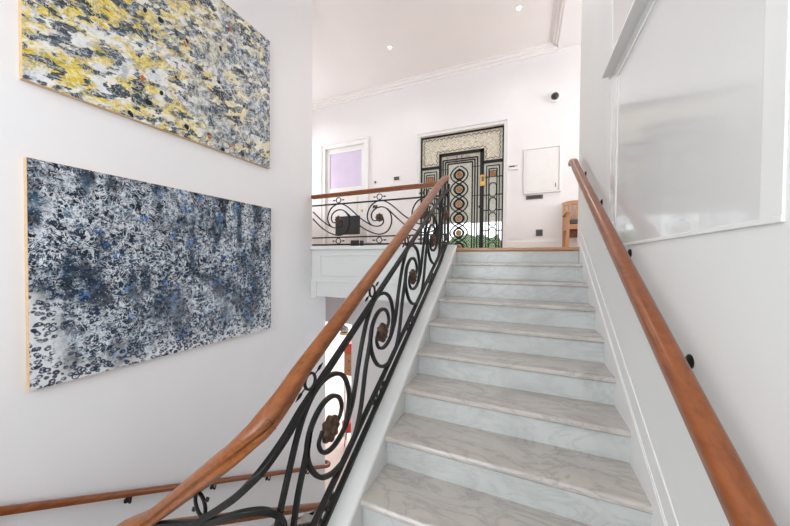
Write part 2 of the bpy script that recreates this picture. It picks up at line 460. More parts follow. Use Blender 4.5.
# ceilings
bm = BM(); box(bm, -5.8, .50, YR-.2, YB+.2, ZC, ZC+.15)
struct('ceiling', bm, M['ceil'], 'flat pale ceiling with recessed lights over the hall', 'ceiling')
bm = BM(); box(bm, .50, 3.8, YR-.2, YB+.2, ZC-.09, ZC+.15)
struct('ceiling_right', bm, M['hallwall'], 'slightly lower white ceiling strip right of the cornice', 'ceiling')
# cornice
def cornice(d):
    return [(0, 0), (.125, 0), (.125, -.028), (.085, -.034), (.078, -.078), (.04, -.084), (.034, -.125), (0, -.125)]
bm = BM(); prism(bm, [(YB-a, ZC+b) for a, b in cornice(1)], 'x', -5.6, .50)
struct('trim_1', bm, M['ceil'], 'stepped white cornice along the top of the hall back wall', 'cornice')
bm = BM(); prism(bm, [(.50-a, ZC+b*.62) for a, b in cornice(1)], 'y', .12, YB-.125)
struct('trim_2', bm, M['ceil'], 'stepped white cornice running toward the camera at right', 'cornice')
# floors
bm = BM(); box(bm, -5.6, 3.6, .34, YB+.2, -.25, 0); box(bm, -.97, XRW+.0, .0, .34, -.25, 0); box(bm, -5.6, XW-.2, 0, .34, -.25, 0)
box(bm, XW-.2, -.97, .06, .34, 0, .0005); box(bm, XRW, 3.6, .12, .34, -.25, 0)
struct('floor', bm, M['oak'], 'oak floor of the upper hall', 'floor')
bm = BM(); box(bm, -.735, XR, YR, -2.9, ZMID-.2, ZMID); box(bm, -.88, -.735, YR, -2.88, ZMID-.2, ZMID)
for xa, xb, zz in ((-1.25, -.88, -1.87), (-1.62, -1.25, -2.04), (-2.0, -1.62, -2.2), (XW, -2.0, -2.36)): box(bm, xa, xb, YR, -2.7 if xa < -1.9 else -2.72, zz-.3, zz)
struct('floor_half_landing', bm, M['tread'], 'marble floor of the half landing', 'floor')
bm = BM(); box(bm, -6.5, XR+.22, YR, 6.2, ZLOW-.2, ZLOW)
struct('floor_lower', bm, M['lowfloor'], 'pale tiled floor of the lower hall', 'floor')
# lower hall back wall, with an open doorway on its left
bm = BM(); box(bm, -3.25, XR+.22, 1.7, 1.85, ZLOW, -.25); box(bm, -6.5, -4.6, 1.7, 1.85, ZLOW, -.25); box(bm, -4.6, -3.25, 1.7, 1.85, -1.48, -.25)
struct('wall_lower_back', bm, M['wall'], 'pale lower hall wall beyond the stair scrolls', 'wall')
bm = BM(); box(bm, -6.7, -6.5, .34, 6.2, ZLOW, -.25)
struct('wall_lower_left', bm, M['wall'], 'white side wall of the lower room', 'wall')
bm = BM(); box(bm, -6.5, XW-.2, .14, .34, ZLOW, -.25); 
struct('wall_lower_front', bm, M['wall'], 'white wall round the corner from the lower handrail', 'wall')
bm = BM(); box(bm, -6.5, -1.2, 6.0, 6.2, ZLOW, -.25)
struct('wall_lower_far', bm, M['hallwall'], 'bright far wall of the lower room', 'wall')
bm = BM(); box(bm, -1.4, -1.2, 1.85, 6.0, ZLOW, -.25)
struct('wall_lower_right', bm, M['wall'], 'white right side wall of the lower room', 'wall')
bm = BM(); box(bm, -6.5, XR+.22, .34, 6.2, -.40, -.25)
struct('ceiling_lower', bm, M['ceil'], 'ceiling under the upper hall floor', 'ceiling')
# landing edge beam, panelled
t = BM(); box(t, XW, -.97, .0, .34, -.69, -.0)
box(t, XW, -.97, -.035, .0, -.005, .045)
box(t, XW, -.97, -.022, .0, -.475, -.45)
box(t, XW, -.97, -.012, .0, -.69, -.475)
for a in ((-2.75, -1.25, -.095, -.075), (-2.75, -1.25, -.385, -.365), (-2.75, -2.73, -.365, -.095), (-1.27, -1.25, -.365, -.095)):
    box(t, a[0], a[1], -.012, .0, a[2], a[3])
box(t, XW, -2.80, -.03, .0, -.72, -.475)
struct('trim_3', t, M['beam'], 'white panelled edge beam below the landing balustrade', 'beam', bevel=.004)
# oak nosing at the head of the stairs
bm = BM(); prism(bm, [(-.0, .0), (-.055, .0), (-.068, -.01), (-.068, -.03), (-.055, -.042), (0, -.042)], 'x', XL, XR)
struct('trim_4', bm, M['oak'], 'oak nosing at the head of the marble stairs', 'nosing')
# baseboards
bm = BM(); prism(bm, [(YB, 0), (YB-.025, 0), (YB-.025, .21), (YB-.012, .24), (YB-.01, .27), (YB, .27)], 'x', DX1+.06, 3.6)
prism(bm, [(YB, 0), (YB-.025, 0), (YB-.025, .21), (YB-.012, .24), (YB-.01, .27), (YB, .27)], 'x', -3.27, DX0-.12)
struct('baseboard_back', bm, M['trim'], 'tall white baseboard along the hall back wall', 'baseboard')
# raised bay of wall round the iron door
bm = BM()
box(bm, -2.45, DX0-.005, YB-.02, YB, .27, 3.6); box(bm, DX1+.005, -.05, YB-.02, YB, .27, 3.6); box(bm, DX0-.005, DX1+.005, YB-.02, YB, DZ+.005, 3.6)
struct('trim_5', bm, M['hallwall'], 'slightly raised bay of white wall round the iron door', 'wall bay')
# sloping skirting on the right wall
def slope_poly(y0, y1, t0, t1): return [(y0, SL*y0+t0), (y1, SL*y1+t0), (y1, SL*y1+t1), (y0, SL*y0+t1)]
bm = BM()
prism(bm, [(-3.0, -2.1), (-.06, -.4), (-.06, .035), (-.25, -.06), (-3.0, SL*-3+.085)], 'x', XR, XRW)
prism(bm, [(-3.0, SL*-3+.085), (-.32, SL*-.32+.085), (-.06, .035), (-.06, .175), (-.32, SL*-.32+.225), (-3.0, SL*-3+.225)], 'x', XRW-.004, XRW)
for t0, t1, d in ((.085, .102, .003), (.195, .225, .004)):
    prism(bm, [(-3.0, SL*-3+t0), (-.32, SL*-.32+t0), (-.06, .035+t0-.085), (-.06, .035+t1-.085), (-.32, SL*-.32+t1), (-3.0, SL*-3+t1)], 'x', XRW-.004-d, XRW)
struct('baseboard_right', bm, M['trim'], 'white moulded skirting sloping up the right wall', 'baseboard', bevel=.003)

# ------------------------------------------------------------------ marble staircase
stairs = thing('marble_staircase', 'white and grey veined marble staircase rising to the upper hall', 'staircase', (-.1, -2.9, ZMID))
bm = BM()
for i in range(1, 10):
    y = -D*i; z = -H*i
    yb = -D*(i-1)+.025 if i > 1 else -.04
    t = BM(); prism(t, [(y, z-.012), (y+.008, z-.002), (y+.016, z), (yb, z), (yb, z-.032), (y+.006, z-.032), (y, z-.024)], 'x', XL, XR)
    part('tread', t, M['tread'], stairs)
for i in range(0, 10):
    y = -D*i+.022 if i else -.045; z1 = -H*i-(.032 if i else .042); z0 = -H*(i+1)
    t = BM(); box(t, XL, XR, y, y+.02, z0, z1)
    part('riser', t, M['riser'], stairs)
poly = []
for i in range(9, 0, -1):
    poly += [(-D*i+.042, -H*(i+1)-.001), (-D*i+.042, -H*i-.033)]
poly += [(-.025, -H-.033), (-.025, -.26), (-.0, -.26), (-.0, -.60), (-2.55, -2.0+.1), (-2.553, -1.9)]
poly = poly[:-1] + [(-D*9+.042, -1.95)]
t = BM(); prism(t, poly, 'x', XL, XR)
part('soffit', t, M['wall'], stairs)
# curb (outer string) carrying the balustrade
XC0, XC1 = -.872, -.735
top = [(-2.82, SL*-2.82+.03), (-.32, SL*-.32+.03), (-.2, -.055), (-.11, -.0), (-.06, .03), (-.005, .045)]
poly = top + [(-.005, -.68), (-.3, -.75), (-2.6, -2.05), (-2.82, -2.05)]
t = BM(); prism(t, poly, 'x', XC0, XC1)
part('curb', t, M['beam'], stairs, bevel=.02, seg=3)

# ------------------------------------------------------------------ iron balustrades
IR = rectp(.022, .020)
def ring_orn(root, cpos, ax, n, r=.03, L=.075, stretch=1.0):
    """oval ring with two leaf spikes along ax in the plane with normal n"""
    ax = Vector(ax).normalized(); n = Vector(n); up = ax.cross(n).normalized(); cpos = Vector(cpos)
    b = BM(); pts = [cpos+ax*r*stretch*math.cos(2*PI*i/20)+up*r*1.05*math.sin(2*PI*i/20) for i in range(20)]
    sweep(b, pts, rectp(.012, .010), n, closed=True)
    o = part('ring', b, M['iron'], root, smooth=True)
    for sg in (-1, 1):
        b = BM(); st = cpos+ax*sg*(r*stretch+.002)
        pts = [st+ax*sg*L*t for t in (0, .2, .38, .42, .6, .8, 1)]
        w = [.004, .0045, .005, .009, .011, .007, .0012]
        rings = []
        for p, ww in zip(pts, w):
            rings.append([b.verts.new(p+n*ww*.7*q[0]+up*ww*q[1]) for q in ((1, 0), (0, 1), (-1, 0), (0, -1))])
        for A, B2 in zip(rings, rings[1:]):
            for j in range(4): b.faces.new((A[j], A[(j+1) % 4], B2[(j+1) % 4], B2[j]))
        b.faces.new(rings[0]); b.faces.new(rings[-1])
        bmesh.ops.translate(b, verts=b.verts, vec=-root_world(root))
        link('spike', b, M['iron'], o)

def rosette(parent, cpos, axis, R=.056):
    """eight petalled boss, domed on both faces"""
    b = BM(); cpos = Vector(cpos); N = 48; N_ = Vector(axis); T_ = Vector((0, 0, 1)).cross(N_)
    prof = [(0.0, .021), (.18, .024), (.30, .020), (.36, .013), (.55, .021), (.8, .019), (.96, .011), (1.0, 0), (.96, -.011), (.8, -.019), (.55, -.021), (.36, -.013), (.30, -.020), (.18, -.024), (0.0, -.021)]
    rings = []
    for r, h in prof:
        ring = []
        for i in range(N):
            a = 2*PI*i/N
            k = 1+(.09*math.cos(8*a)+.02*math.cos(16*a))*max(0, r-.3)/.7
            hh = h*(1+.12*math.cos(8*a)*(1 if .4 < r < .99 else 0))
            u, w = r*R*k*math.cos(a), r*R*k*math.sin(a)
            ring.append(b.verts.new(cpos+N_*hh+T_*u+Vector((0, 0, w))))
        rings.append(ring)
    for A, B2 in zip(rings, rings[1:]):
        for i in range(N): b.faces.new((A[i], A[(i+1) % N], B2[(i+1) % N], B2[i]))
    bmesh.ops.remove_doubles(b, verts=b.verts, dist=1e-5)
    bmesh.ops.translate(b, verts=b.verts, vec=-root_world(parent))
    return link('rosette', b, M['rust'], parent, smooth=True)

# --- stair balustrade
XB = -.85
YL = .012
bal = thing('stair_balustrade', 'black wrought iron scroll balustrade with wooden handrail climbing the marble stairs', 'balustrade', (XB, -1.6, -.93))
def P(y, z, x=XB): return (x, y, z)
RAILP = [(-.024, -.029), (.024, -.029), (.029, -.024), (.029, -.013), (.025, -.009), (.027, -.005), (.033, -.001), (.035, .008), (.032, .017), (.022, .025), (.008, .029), (-.008, .029), (-.022, .025), (-.032, .017), (-.035, .008), (-.033, -.001), (-.027, -.005), (-.025, -.009), (-.029, -.013), (-.029, -.024)]
RT = .925
rail = [(-1.06, YL, .797), (-1.0, YL, .800), (-.93, -.004, .808), (-.872, -.05, .820), (-.852, -.12, .822), (XB, -.22, .785)]
for y in (-.4, -.7, -1.0, -1.4, -1.8, -2.2, -2.5, -2.6): rail.append((XB, y, SL*y+RT))
CURVE = [(-.85, -2.7, -.682), (-.872, -2.785, -.755), (-.912, -2.817, -.806), (-.962, -2.829, -.858), (-1.027, -2.829, -.912), (-1.156, -2.812, -1.017), (-1.297, -2.787, -1.132), (-1.42, -2.768, -1.230), (-1.60, -2.755, -1.375),
         (-1.72, -2.765, -1.452), (-1.82, -2.785, -1.505), (-1.89, -2.76, -1.57), (-1.915, -2.69, -1.632), (-1.912, -2.61, -1.682), (-1.905, -2.46, -1.772)]
def lz(y): return -1.768-.678*(y+2.465)
CURVE += [(-1.9, y, lz(y)) for y in (-2.05, -1.53, -1.015, -.5, .0)]
rail += CURVE
# plan path of the balustrade beyond the straight flight, by arc length
CP = spline([(XB, -2.5, SL*-2.5+RT), (XB, -2.6, SL*-2.6+RT)]+CURVE, 10)[10:]
CS = [0]
for a_, b_ in zip(CP, CP[1:]): CS.append(CS[-1]+math.hypot(b_.x-a_.x, b_.y-a_.y))
def along(y, z):
    """straight flight coordinates (y, z) to the place on the curving balustrade and its normal"""
    if y >= -2.6: return Vector((XB, y, z)), Vector((1, 0, 0))
    q = -2.6-y; t_ = z-SL*y
    k = 1
    while k < len(CS)-1 and CS[k] < q: k += 1
    a_, b_ = CP[k-1], CP[k]; f_ = (q-CS[k-1])/(CS[k]-CS[k-1])
    p_ = a_.lerp(b_, f_)
    d0 = Vector((CP[min(k+1, len(CP)-1)]-CP[max(k-2, 0)])); d0.z = 0; d0.normalize()
    return Vector((p_.x, p_.y, p_.z+t_-RT)), Vector((-d0.y, d0.x, 0))
def strand(b, pts2, prof, n=6, scale=None):
    P2 = spline([(0, y, z) for y, z in pts2], n)
    m_ = [along(p.y, p.z) for p in P2]
    return sweep(b, [a for a, _ in m_], prof, [q for _, q in m_], scale=scale)
RS = spline(rail, 5)
t = BM(); sweep(t, RS, RAILP, scale=[1+.30*min(1, max(0, (-2.6-p.y)/.2))*min(1, max(0, (p.x+1.93)/.2)) for p in RS])
hr = part('handrail', t, M['wood_s'], bal, smooth=True)
# dark joint line of the handrail
for y in (-2.775,):
    t = BM(); sweep(t, [(XB-.016, y-.0008, -.7475), (XB-.0155, y+.0008, -.7465)], [(a*1.27, b*1.27) for a, b in RAILP])
    part('joint', t, M['black'], bal)
def tline(t0, pts_end, y_end=-2.72, y0=-.10):
    return [P(y0, SL*y0+t0)]+[P(y, SL*y+t0) for y in (-.5, -1, -1.5, -2, -2.5, y_end)]+pts_end
t = BM(); strand(t, [(.0, .70), (-.08, .685), (-.2, .635)]+[(y, SL*y+.755) for y in (-.5, -1, -1.5, -2, -2.4, -2.6, -2.7, -2.8, -2.9, -3.0, -3.1, -3.2, -3.3, -3.4, -3.5, -3.6, -3.7, -3.8, -4.0, -4.2, -4.6, -5.0, -5.5)], rectp(.030, .026), 5)
part('top_bar', t, M['iron'], bal)
t = BM(); sweep(t, [p-Vector((0, 0, .034)) for p in CP[len(CP)//2:]], rectp(.026, .010)); part('rail_plate', t, M['iron'], bal)
for t0, w in ((.148, .022), (.046, .026)):
    t = BM(); sweep(t, spline([P(.0, t0+.02), P(-.10, t0-.022)]+[P(y, SL*y+t0) for y in (-.35, -.7, -1, -1.5, -2, -2.5, -2.78)], 4), rectp(.028, w), (1, 0, 0))
    part('bottom_bar', t, M['iron'], bal)
PY, PZ = .578, .578*SL
A_PTS = [(.135, -.05), (.165, .03), (.166, .12), (.115, .215), (.026, .258), (-.075, .252), (-.15, .205), (-.215, .12), (-.268, .01), (-.312, -.11), (-.345, -.22), (.193-PY, .02-PZ), (.12-PY, -.065-PZ), (.03-PY, -.102-PZ), (-.05-PY, -.088-PZ), (-.088-PY, -.03-PZ), (-.062-PY, .022-PZ)]
B_PTS = [(-.152, .065), (-.168, 0), (-.188, -.06), (-.228, -.165), (-.262, -.30), (.288-PY, -.05-PZ), (.235-PY, -.15-PZ), (.14-PY, -.222-PZ), (.03-PY, -.232-PZ), (-.07-PY, -.192-PZ), (-.14-PY, -.11-PZ), (-.170-PY, -.02-PZ), (-.145-PY, .075-PZ), (-.075-PY, .14-PZ), (.005-PY, .155-PZ), (.07-PY, .125-PZ), (.098-PY, .07-PZ), (.078-PY, .02-PZ), (.04-PY, -.0-PZ)]
Y0 = -1.823
CURL = [(-1.664, -2.744, -1.457), (-1.298, -2.783, -1.284), (-1.085, -2.822, -1.165), (-.944, -2.826, -1.087), (-.878, -2.787, -1.084), (-.856, -2.745, -1.121), (-.854, -2.711, -1.174), (-.854, -2.701, -1.223), (-.854, -2.70, -1.32)]
ros_y = [Y0+PY*k for k in (3, 2, 1, 0, -1, -2, -3)]
def ros_z(y): return SL*y+.447
TP = lambda q: 1-.35*max(0, q-.8)/.2
for k, y in enumerate(ros_y):
    z = ros_z(y)
    pa = [(y+dy, z+dz) for dy, dz in A_PTS]; pb = [(y+dy, z+dz) for dy, dz in B_PTS]
    if k == 0: pa = [(-.03, .62)]+[p for p in pa if p[0] < -.03]
    if k == 5:
        t = BM(); sweep(t, spline(CURL, 6), rectp(.024, .022))
        part('scroll', t, M['iron'], bal, smooth=True)
        pa = pa[9:]
    t = BM(); strand(t, pa, IR, 6, TP); sa = part('scroll', t, M['iron'], bal, smooth=True)
    t = BM(); strand(t, pb, IR, 6, TP); sb = part('scroll', t, M['iron'], bal, smooth=True)
    cpt, nrm = along(y-PY, z-PZ)
    rosette(sb, cpt, nrm, .060)
    if k == 0: rosette(sa, P(y, z), Vector((1, 0, 0)), .05)
slope_v = Vector((0, 1, SL)).normalized()
for y in ros_y[1:7]:
    yy = y-.15; c0, n0 = along(yy, SL*yy+.823); c1, _ = along(yy+.01, SL*(yy+.01)+.823)
    ring_orn(bal, c0, (c1-c0).normalized(), n0, .034 if yy > -2.7 else .042, .07 if yy > -2.7 else .055)
for y in ros_y[0:5]:
    for dy in (-.05,):
        yy = y+dy; ring_orn(bal, P(yy, SL*yy+.097), slope_v, Vector((1, 0, 0)), .026, .07)
for (y, zt) in ((.0, .78),):
    t = BM(); box(t, XB-.014, XB+.014, y-.014, y+.014, .046, zt)
    part('post', t, M['iron'], bal)
for y in (-3.1, -3.75, -4.2, -4.9):
    c0, n0 = along(y, SL*y+.755); t = BM(); box(t, c0.x-.01, c0.x+.01, c0.y-.01, c0.y+.01, c0.z-.80, c0.z)
    part('post', t, M['iron'], bal)

# --- landing balustrade
YL = .012
lb = thing('landing_balustrade', 'level black iron scroll balustrade with wooden handrail along the upper landing', 'balustrade', (-1.95, YL, .045))
t = BM(); sweep(t, [(XW+.0, YL, .780), (-2.0, YL, .788), (-1.06, YL, .797)], RAILP)
part('handrail', t, M['wood'], lb, smooth=True)
for z, w in ((.648, .020), (.172, .018), (.068, .022)):
    t = BM(); sweep(t, [(XW+.002, YL, z), (-.868, YL, z)], rectp(.02, w), (0, 1, 0))
    part('top_bar' if z > .5 else 'bottom_bar', t, M['iron'], lb)
HS, VS, PP = .569, .483, .652
LA = [(-.18, -.22), (-.27, -.13), (-.325, .02), (-.30, .20), (-.2, .37), (0, .475), (.18, .42), (.36, .28), (.60, .04), (.82, -.13), (.98, -.22), (1.146, -.235), (1.24, -.16), (1.25, -.06), (1.20, .02)]
LB = [(.2, .235), (.30, .13), (.42, -.0), (.64, -.22), (.88, -.375), (1.146, -.465), (1.36, -.38), (1.46, -.15), (1.43, .10), (1.29, .265), (1.12, .285), (.975, .19), (.93, .05), (.98, -.07), (1.06, -.08)]
lx = [-3.092, -2.44, -1.788, -1.136]
for k, x in enumerate(lx):
    zc = .423
    for src in (LA, LB):
        pts = spline([(x+u*HS, YL, zc+v*VS) for u, v in src], 6)
        runs, cur = [], []
        for p in pts:
            if XW+.008 < p.x < -.862: cur.append(p)
            elif cur: runs.append(cur); cur = []
        if cur: runs.append(cur)
        for r_ in runs:
            if len(r_) < 4: continue
            t = BM(); sweep(t, r_, rectp(.016, .015), (0, 1, 0))
            so = part('scroll', t, M['iron'], lb, smooth=True)
    if k > 0: rosette(so, (x, YL, zc), (0, 1, 0), .056)
for x in lx[1:]:
    ring_orn(lb, (x, YL, .702), (1, 0, 0), Vector((0, 1, 0)), .035, .06, 1.1)
    ring_orn(lb, (x, YL, .120), (1, 0, 0), Vector((0, 1, 0)), .036, .07, 1.1)
t = BM(); box(t, -.906, -.882, YL-.012, YL+.012, .045, .79)
part('post', t, M['iron'], lb)

# steps of the flight going down (below the frame)
bm = BM()
poly = [(-3.0, -2.36)]
for i in range(0, 11):
    y = -2.7+.285*i; z = -2.36-.1673*(i+1)
    poly += [(y, z+.1673), (y, z)]
poly += [(-2.7+.285*11, ZLOW), (-3.0, ZLOW)]
prism(bm, poly, 'x', XW, -1.83)
struct('floor_lower_flight', bm, M['tread'], 'steps of the flight going down to the lower hall', 'steps')

# ------------------------------------------------------------------ wall handrails
def bracket(root, ywall, zwall, xwall, sgn, zr, yr, xr):
    """round wall plate and a curved arm up under the rail"""
    b = BM(); lathe(b, [(.024, 0), (.024, .004), (.018, .009), (.008, .012)] if sgn > 0 else [(.008, -.012), (.018, -.009), (.024, -.004), (.024, 0)], (xwall, ywall, zwall), 'x', 18)
    o = part('bracket', b, M['blackm'], root, smooth=True)
    b = BM(); sweep(b, spline([(xwall+sgn*.008, ywall, zwall), (xwall+sgn*.035, ywall, zwall-.012), (xr-sgn*.012, ywall, zwall-.002), (xr, ywall, zr-.03)], 5), circp(.0065), (0, 1, 0))
    bmesh.ops.translate(b, verts=b.verts, vec=-root_world(root))
    link('arm', b, M['blackm'], o, smooth=True)
wr = thing('wall_handrail', 'reddish wooden handrail climbing the right wall on black brackets', 'handrail', (.435, -1.8, -.13))
RP2 = [(-.031, -.012), (-.029, -.024), (-.012, -.029), (.012, -.029), (.029, -.024), (.031, -.012), (.033, .004), (.030, .017), (.020, .026), (.007, .029), (-.007, .029), (-.020, .026), (-.030, .017), (-.033, .004)]
pts = [(.435, y, SL*y+.945) for y in (-3.3, -2.9, -2.5, -2, -1.5, -1, -.6, -.36)]+[(.435, -.24, .815), (.435, -.15, .845), (.435, -.075, .85)]
t = BM(); sweep(t, spline(pts, 5), RP2); part('rail', t, M['wood'], wr, smooth=True)
for y in (-2.93, -2.27, -1.62, -.955, -.30):
    bracket(wr, y, SL*y+.852, XRW, -1, SL*y+.945, y, .435)
wl = thing('wall_handrail', 'reddish wooden handrail going down along the left wall below the paintings', 'handrail', (-2.84, -1.5, -2.45))
def wz(y): return -1.668-.553*(y+2.9)
pts = [(-2.84, y, wz(y)+.0) for y in (-4.0, -3.4, -2.9, -2.3, -1.6, -1.0, -.4, .1, .3)]+[(-2.85, .375, wz(.3)-.02), (-2.90, .41, wz(.3)-.025), (-2.99, .41, wz(.3)-.025)]
t = BM(); sweep(t, spline(pts, 5), [(a*.8, b*.8) for a, b in RP2]); part('rail', t, M['wood'], wl, smooth=True)
for y in (-2.95, -2.27, -1.56, -.85, -.12):
    bracket(wl, y, wz(y)-.075, XW, 1, wz(y), y, -2.84)

# ------------------------------------------------------------------ paintings
def painting(label, mat, y0, y1, z0, z1, th=.045):
    yc, zc = (y0+y1)/2, (z0+z1)/2
    t = thing('painting', label, 'painting', (XW+.0, yc, zc))
    w, h = (y1-y0)/2, (z1-z0)/2
    b = BM(); box(b, .001, th-.004, -w, w, -h, h); link('stretcher', b, M['edge'], t)
    b = BM(); box(b, th-.004, th, -w+.002, w-.002, -h+.002, h-.002)
    link('canvas', b, mat, t)
    return t
p1 = painting('large blue, black and white abstract canvas, lower of two on the left wall', M['blue'], -2.788, -.824, -.998, .476)
p2 = painting('large yellow, white and grey abstract canvas, upper of two on the left wall', M['yellow'], -2.80, -.842, .956, 2.485)

# ------------------------------------------------------------------ panelled window bay on the right wall
w1 = thing('window_1', 'white framed glossy panel under a projecting sill on the right wall', 'window panel', (XRW, -1.95, -.06), kind='structure')
t = BM(); box(t, XRW-.004, XRW, -2.585, -1.19, -.045, 1.08)
part('glossy_panel', t, M['panel'], w1)
t = BM()
box(t, XRW-.006, XRW, -2.655, -2.585, -.045, 1.08)
box(t, XRW-.005, XRW, -1.19, -1.09, -.045, 1.08); box(t, XRW-.0065, XRW, -1.345, -1.315, .02, 1.0)
box(t, XRW-.008, XRW, -2.656, -1.09, -.06, -.045)
box(t, XRW-.008, XRW, -2.585, -1.345, 1.0, 1.018)
part('frame', t, M['trim'], w1, bevel=.0015)
t = BM(); box(t, XRW-.062, XRW, -2.70, -1.185, 1.08, 1.10)
part('sill', t, M['trim'], w1, bevel=.003)
t = BM(); box(t, XRW-.009, XRW, -1.19, -1.12, 1.10, 2.9); box(t, XRW-.006, XRW, -2.655, -2.585, 1.10, 2.9); box(t, XRW-.012, XRW, -2.585, -1.19, 2.8, 2.9)
part('upper_frame', t, M['trim'], w1, bevel=.003)
t = BM(); box(t, XRW-.006, XRW, -2.585, -1.19, 1.10, 2.8)
part('upper_panel', t, M['panel'], w1)

# ------------------------------------------------------------------ iron front door (door_1)
d1 = thing('door_1', 'black iron and cream glass entrance door with interlaced rings of amber glass', 'door', (-1.21, YB+.04, 0), kind='structure')
yd0, yd1 = YB+.03, YB+.07
LX0, LX1 = -1.655, -.765
t = BM()
for (a, b_, z0, z1) in ((DX0, DX0+.03, 0, DZ), (DX1-.03, DX1, 0, DZ), (DX0, DX1, DZ-.03, DZ), (LX0, LX0+.055, 0, 2.06), (LX1-.055, LX1+.02, 0, 2.06), (LX0, LX1+.02, 2.01, 2.075),
                        (DX0, LX0, 1.775, 1.83), (LX1, DX1, 1.775, 1.83), (DX0, DX1, 0, .05)):
    box(t, a, b_, yd0, yd1, z0, z1)
part('frame', t, M['iron'], d1)
t = BM(); box(t, DX0+.03, DX1-.03, YB+.048, YB+.056, 1.83, DZ-.03)
part('transom_glass', t, M['mosaic'], d1)['label'] = 'cream crackled glass above the door'
# dark scroll border of the transom
t = BM()
def bar(b, pts, w=.012, d=.012, cl=False): sweep(b, [(x, YB+.045, z) for x, z in pts], rectp(d, w), (0, 1, 0), closed=cl)
outer = [(DX0+.075, 1.875), (DX0+.075, DZ-.075), (DX1-.075, DZ-.075), (DX1-.075, 1.875), (LX1+.06, 1.875), (LX1+.06, 2.12), (LX0-.05, 2.12), (LX0-.05, 1.875)]
n = len(outer)
for i in range(n):
    (x0, z0), (x1, z1) = outer[i], outer[(i+1) % n]
    L = math.hypot(x1-x0, z1-z0); k = max(2, int(L/.02)); pts = []
    for j in range(k+1):
        q = j/k; o_ = .016*math.sin(q*L/.05*PI)
        nx, nz = -(z1-z0)/L, (x1-x0)/L
        pts.append((x0+(x1-x0)*q+nx*o_, z0+(z1-z0)*q+nz*o_))
    bar(t, pts, .009, .008)
part('transom_border', t, M['rust'], d1)
# glass of leaf and side lights: frosted above, clear below
t = BM(); box(t, LX0+.055, LX1-.055, YB+.055, YB+.06, .62, 2.01); box(t, DX0+.03, LX0, YB+.055, YB+.06, .62, 1.775); box(t, LX1+.02, DX1-.03, YB+.055, YB+.06, .62, 1.775)
part('frosted_glass', t, M['frost'], d1)
t = BM(); box(t, LX0+.055, LX1-.055, YB+.055, YB+.06, .05, .62); box(t, DX0+.03, LX0, YB+.055, YB+.06, .05, .62); box(t, LX1+.02, DX1-.03, YB+.055, YB+.06, .05, .62)
part('clear_glass', t, M['clear'], d1)
# leaf ironwork
t = BM(); CX = -1.232; SP = .296
for off in (.085, .135, .185):
    w = .027
    bar(t, [(LX0+off, .05), (LX0+off, 2.0-off*.85)], w); bar(t, [(LX1-off-.02, .05), (LX1-off-.02, 2.0-off*.85)], w)
    bar(t, [(LX0+off, 2.0-off*.85), (LX1-off-.02, 2.0-off*.85)], w)
for x in (CX-.05, CX+.05): bar(t, [(x, 1.86), (x, 2.0)], .01)
for z in (.62, 1.16, 1.74): bar(t, [(LX0+.055, z), (LX0+.185, z)], .012); bar(t, [(LX1-.205, z), (LX1-.055, z)], .012)
part('lattice', t, M['iron'], d1)
t = BM()
zt = 1.605
for sg in (-1, 1):
    cl = []
    for j in range(0, 133):
        z = zt+.148-j*(SP*5.5)/132; cs = math.cos((zt-z)/SP*PI)
        cl.append(Vector((CX+sg*.142*math.copysign(abs(cs)**.75, cs), z)))
    for dw in (-.033, .033):
        pts = []
        for j, p_ in enumerate(cl):
            d_ = (cl[min(j+1, 132)]-cl[max(j-1, 0)]).normalized()
            pts.append((p_.x-d_.y*dw, p_.y+d_.x*dw))
        bar(t, pts, .025)
part('braid', t, M['iron'], d1)
for j in range(6):
    z = zt-SP*j
    t = BM(); bar(t, [(CX+.086*math.cos(2*PI*i/24), z+.086*math.sin(2*PI*i/24)) for i in range(24)], .027, .012, True)
    o = part('ring', t, M['iron'], d1)
    t = BM(); lathe(t, [(.062, -.006), (.064, 0), (.05, .008)], (CX, YB+.046, z), 'y', 8)
    bmesh.ops.translate(t, verts=t.verts, vec=-root_world(d1)); link('medallion', t, M['amber'], o)
# side light ironwork
for sx, (a, b_) in ((1, (LX1+.02, DX1-.03)), (-1, (DX0+.03, LX0))):
    t = BM(); mid = (a+b_)/2
    for x in (a+.05, a+.095, b_-.05, b_-.095): bar(t, [(x, .05), (x, 1.72 if x in (a+.05, b_-.05) else 1.66)], .020)
    bar(t, [(a+.05, 1.72), (b_-.05, 1.72)], .020); bar(t, [(a+.095, 1.66), (b_-.095, 1.66)], .020)
    for z in (.45, .85, 1.15, 1.5): bar(t, [(a, z), (a+.095, z)], .020); bar(t, [(b_-.095, z), (b_, z)], .020)
    for k in range(5):
        z = 1.24-.292*k+.01; h, w = .13, .068
        bar(t, [(mid-w*.55, z+h), (mid+w*.55, z+h), (mid+w, z+h*.6), (mid+w, z-h*.6), (mid+w*.55, z-h), (mid-w*.55, z-h), (mid-w, z-h*.6), (mid-w, z+h*.6)], .021, .012, True)
    bar(t, [(mid-.06, 1.50), (mid+.06, 1.50), (mid+.06, 1.62), (mid-.06, 1.62)], .012, .012, True)
    part('side_lattice', t, M['iron'], d1)
    t = BM(); box(t, mid-.052, mid+.052, YB+.04, YB+.052, 1.508, 1.612)
    part('amber_square', t, M['amber'], d1)
t = BM(); box(t, LX1-.05, LX1+.05, YB+.005, YB+.03, 1.33, 1.55)
lk = part('lock', t, M['brass'], d1, bevel=.006); lk['label'] = 'brass coloured electronic lock'
t = BM(); box(t, LX1-.02, LX1+.022, YB-.0, YB+.006, 1.42, 1.51); bmesh.ops.translate(t, verts=t.verts, vec=-root_world(d1)); link('keypad', t, M['grey'], lk)
t = BM(); lathe(t, [(.02, .0), (.025, -.02), (.028, -.045), (.02, -.055)][::-1], (LX1-.045, YB+.03, .92), 'y', 14)
part('knob', t, M['blackm'], d1, smooth=True)
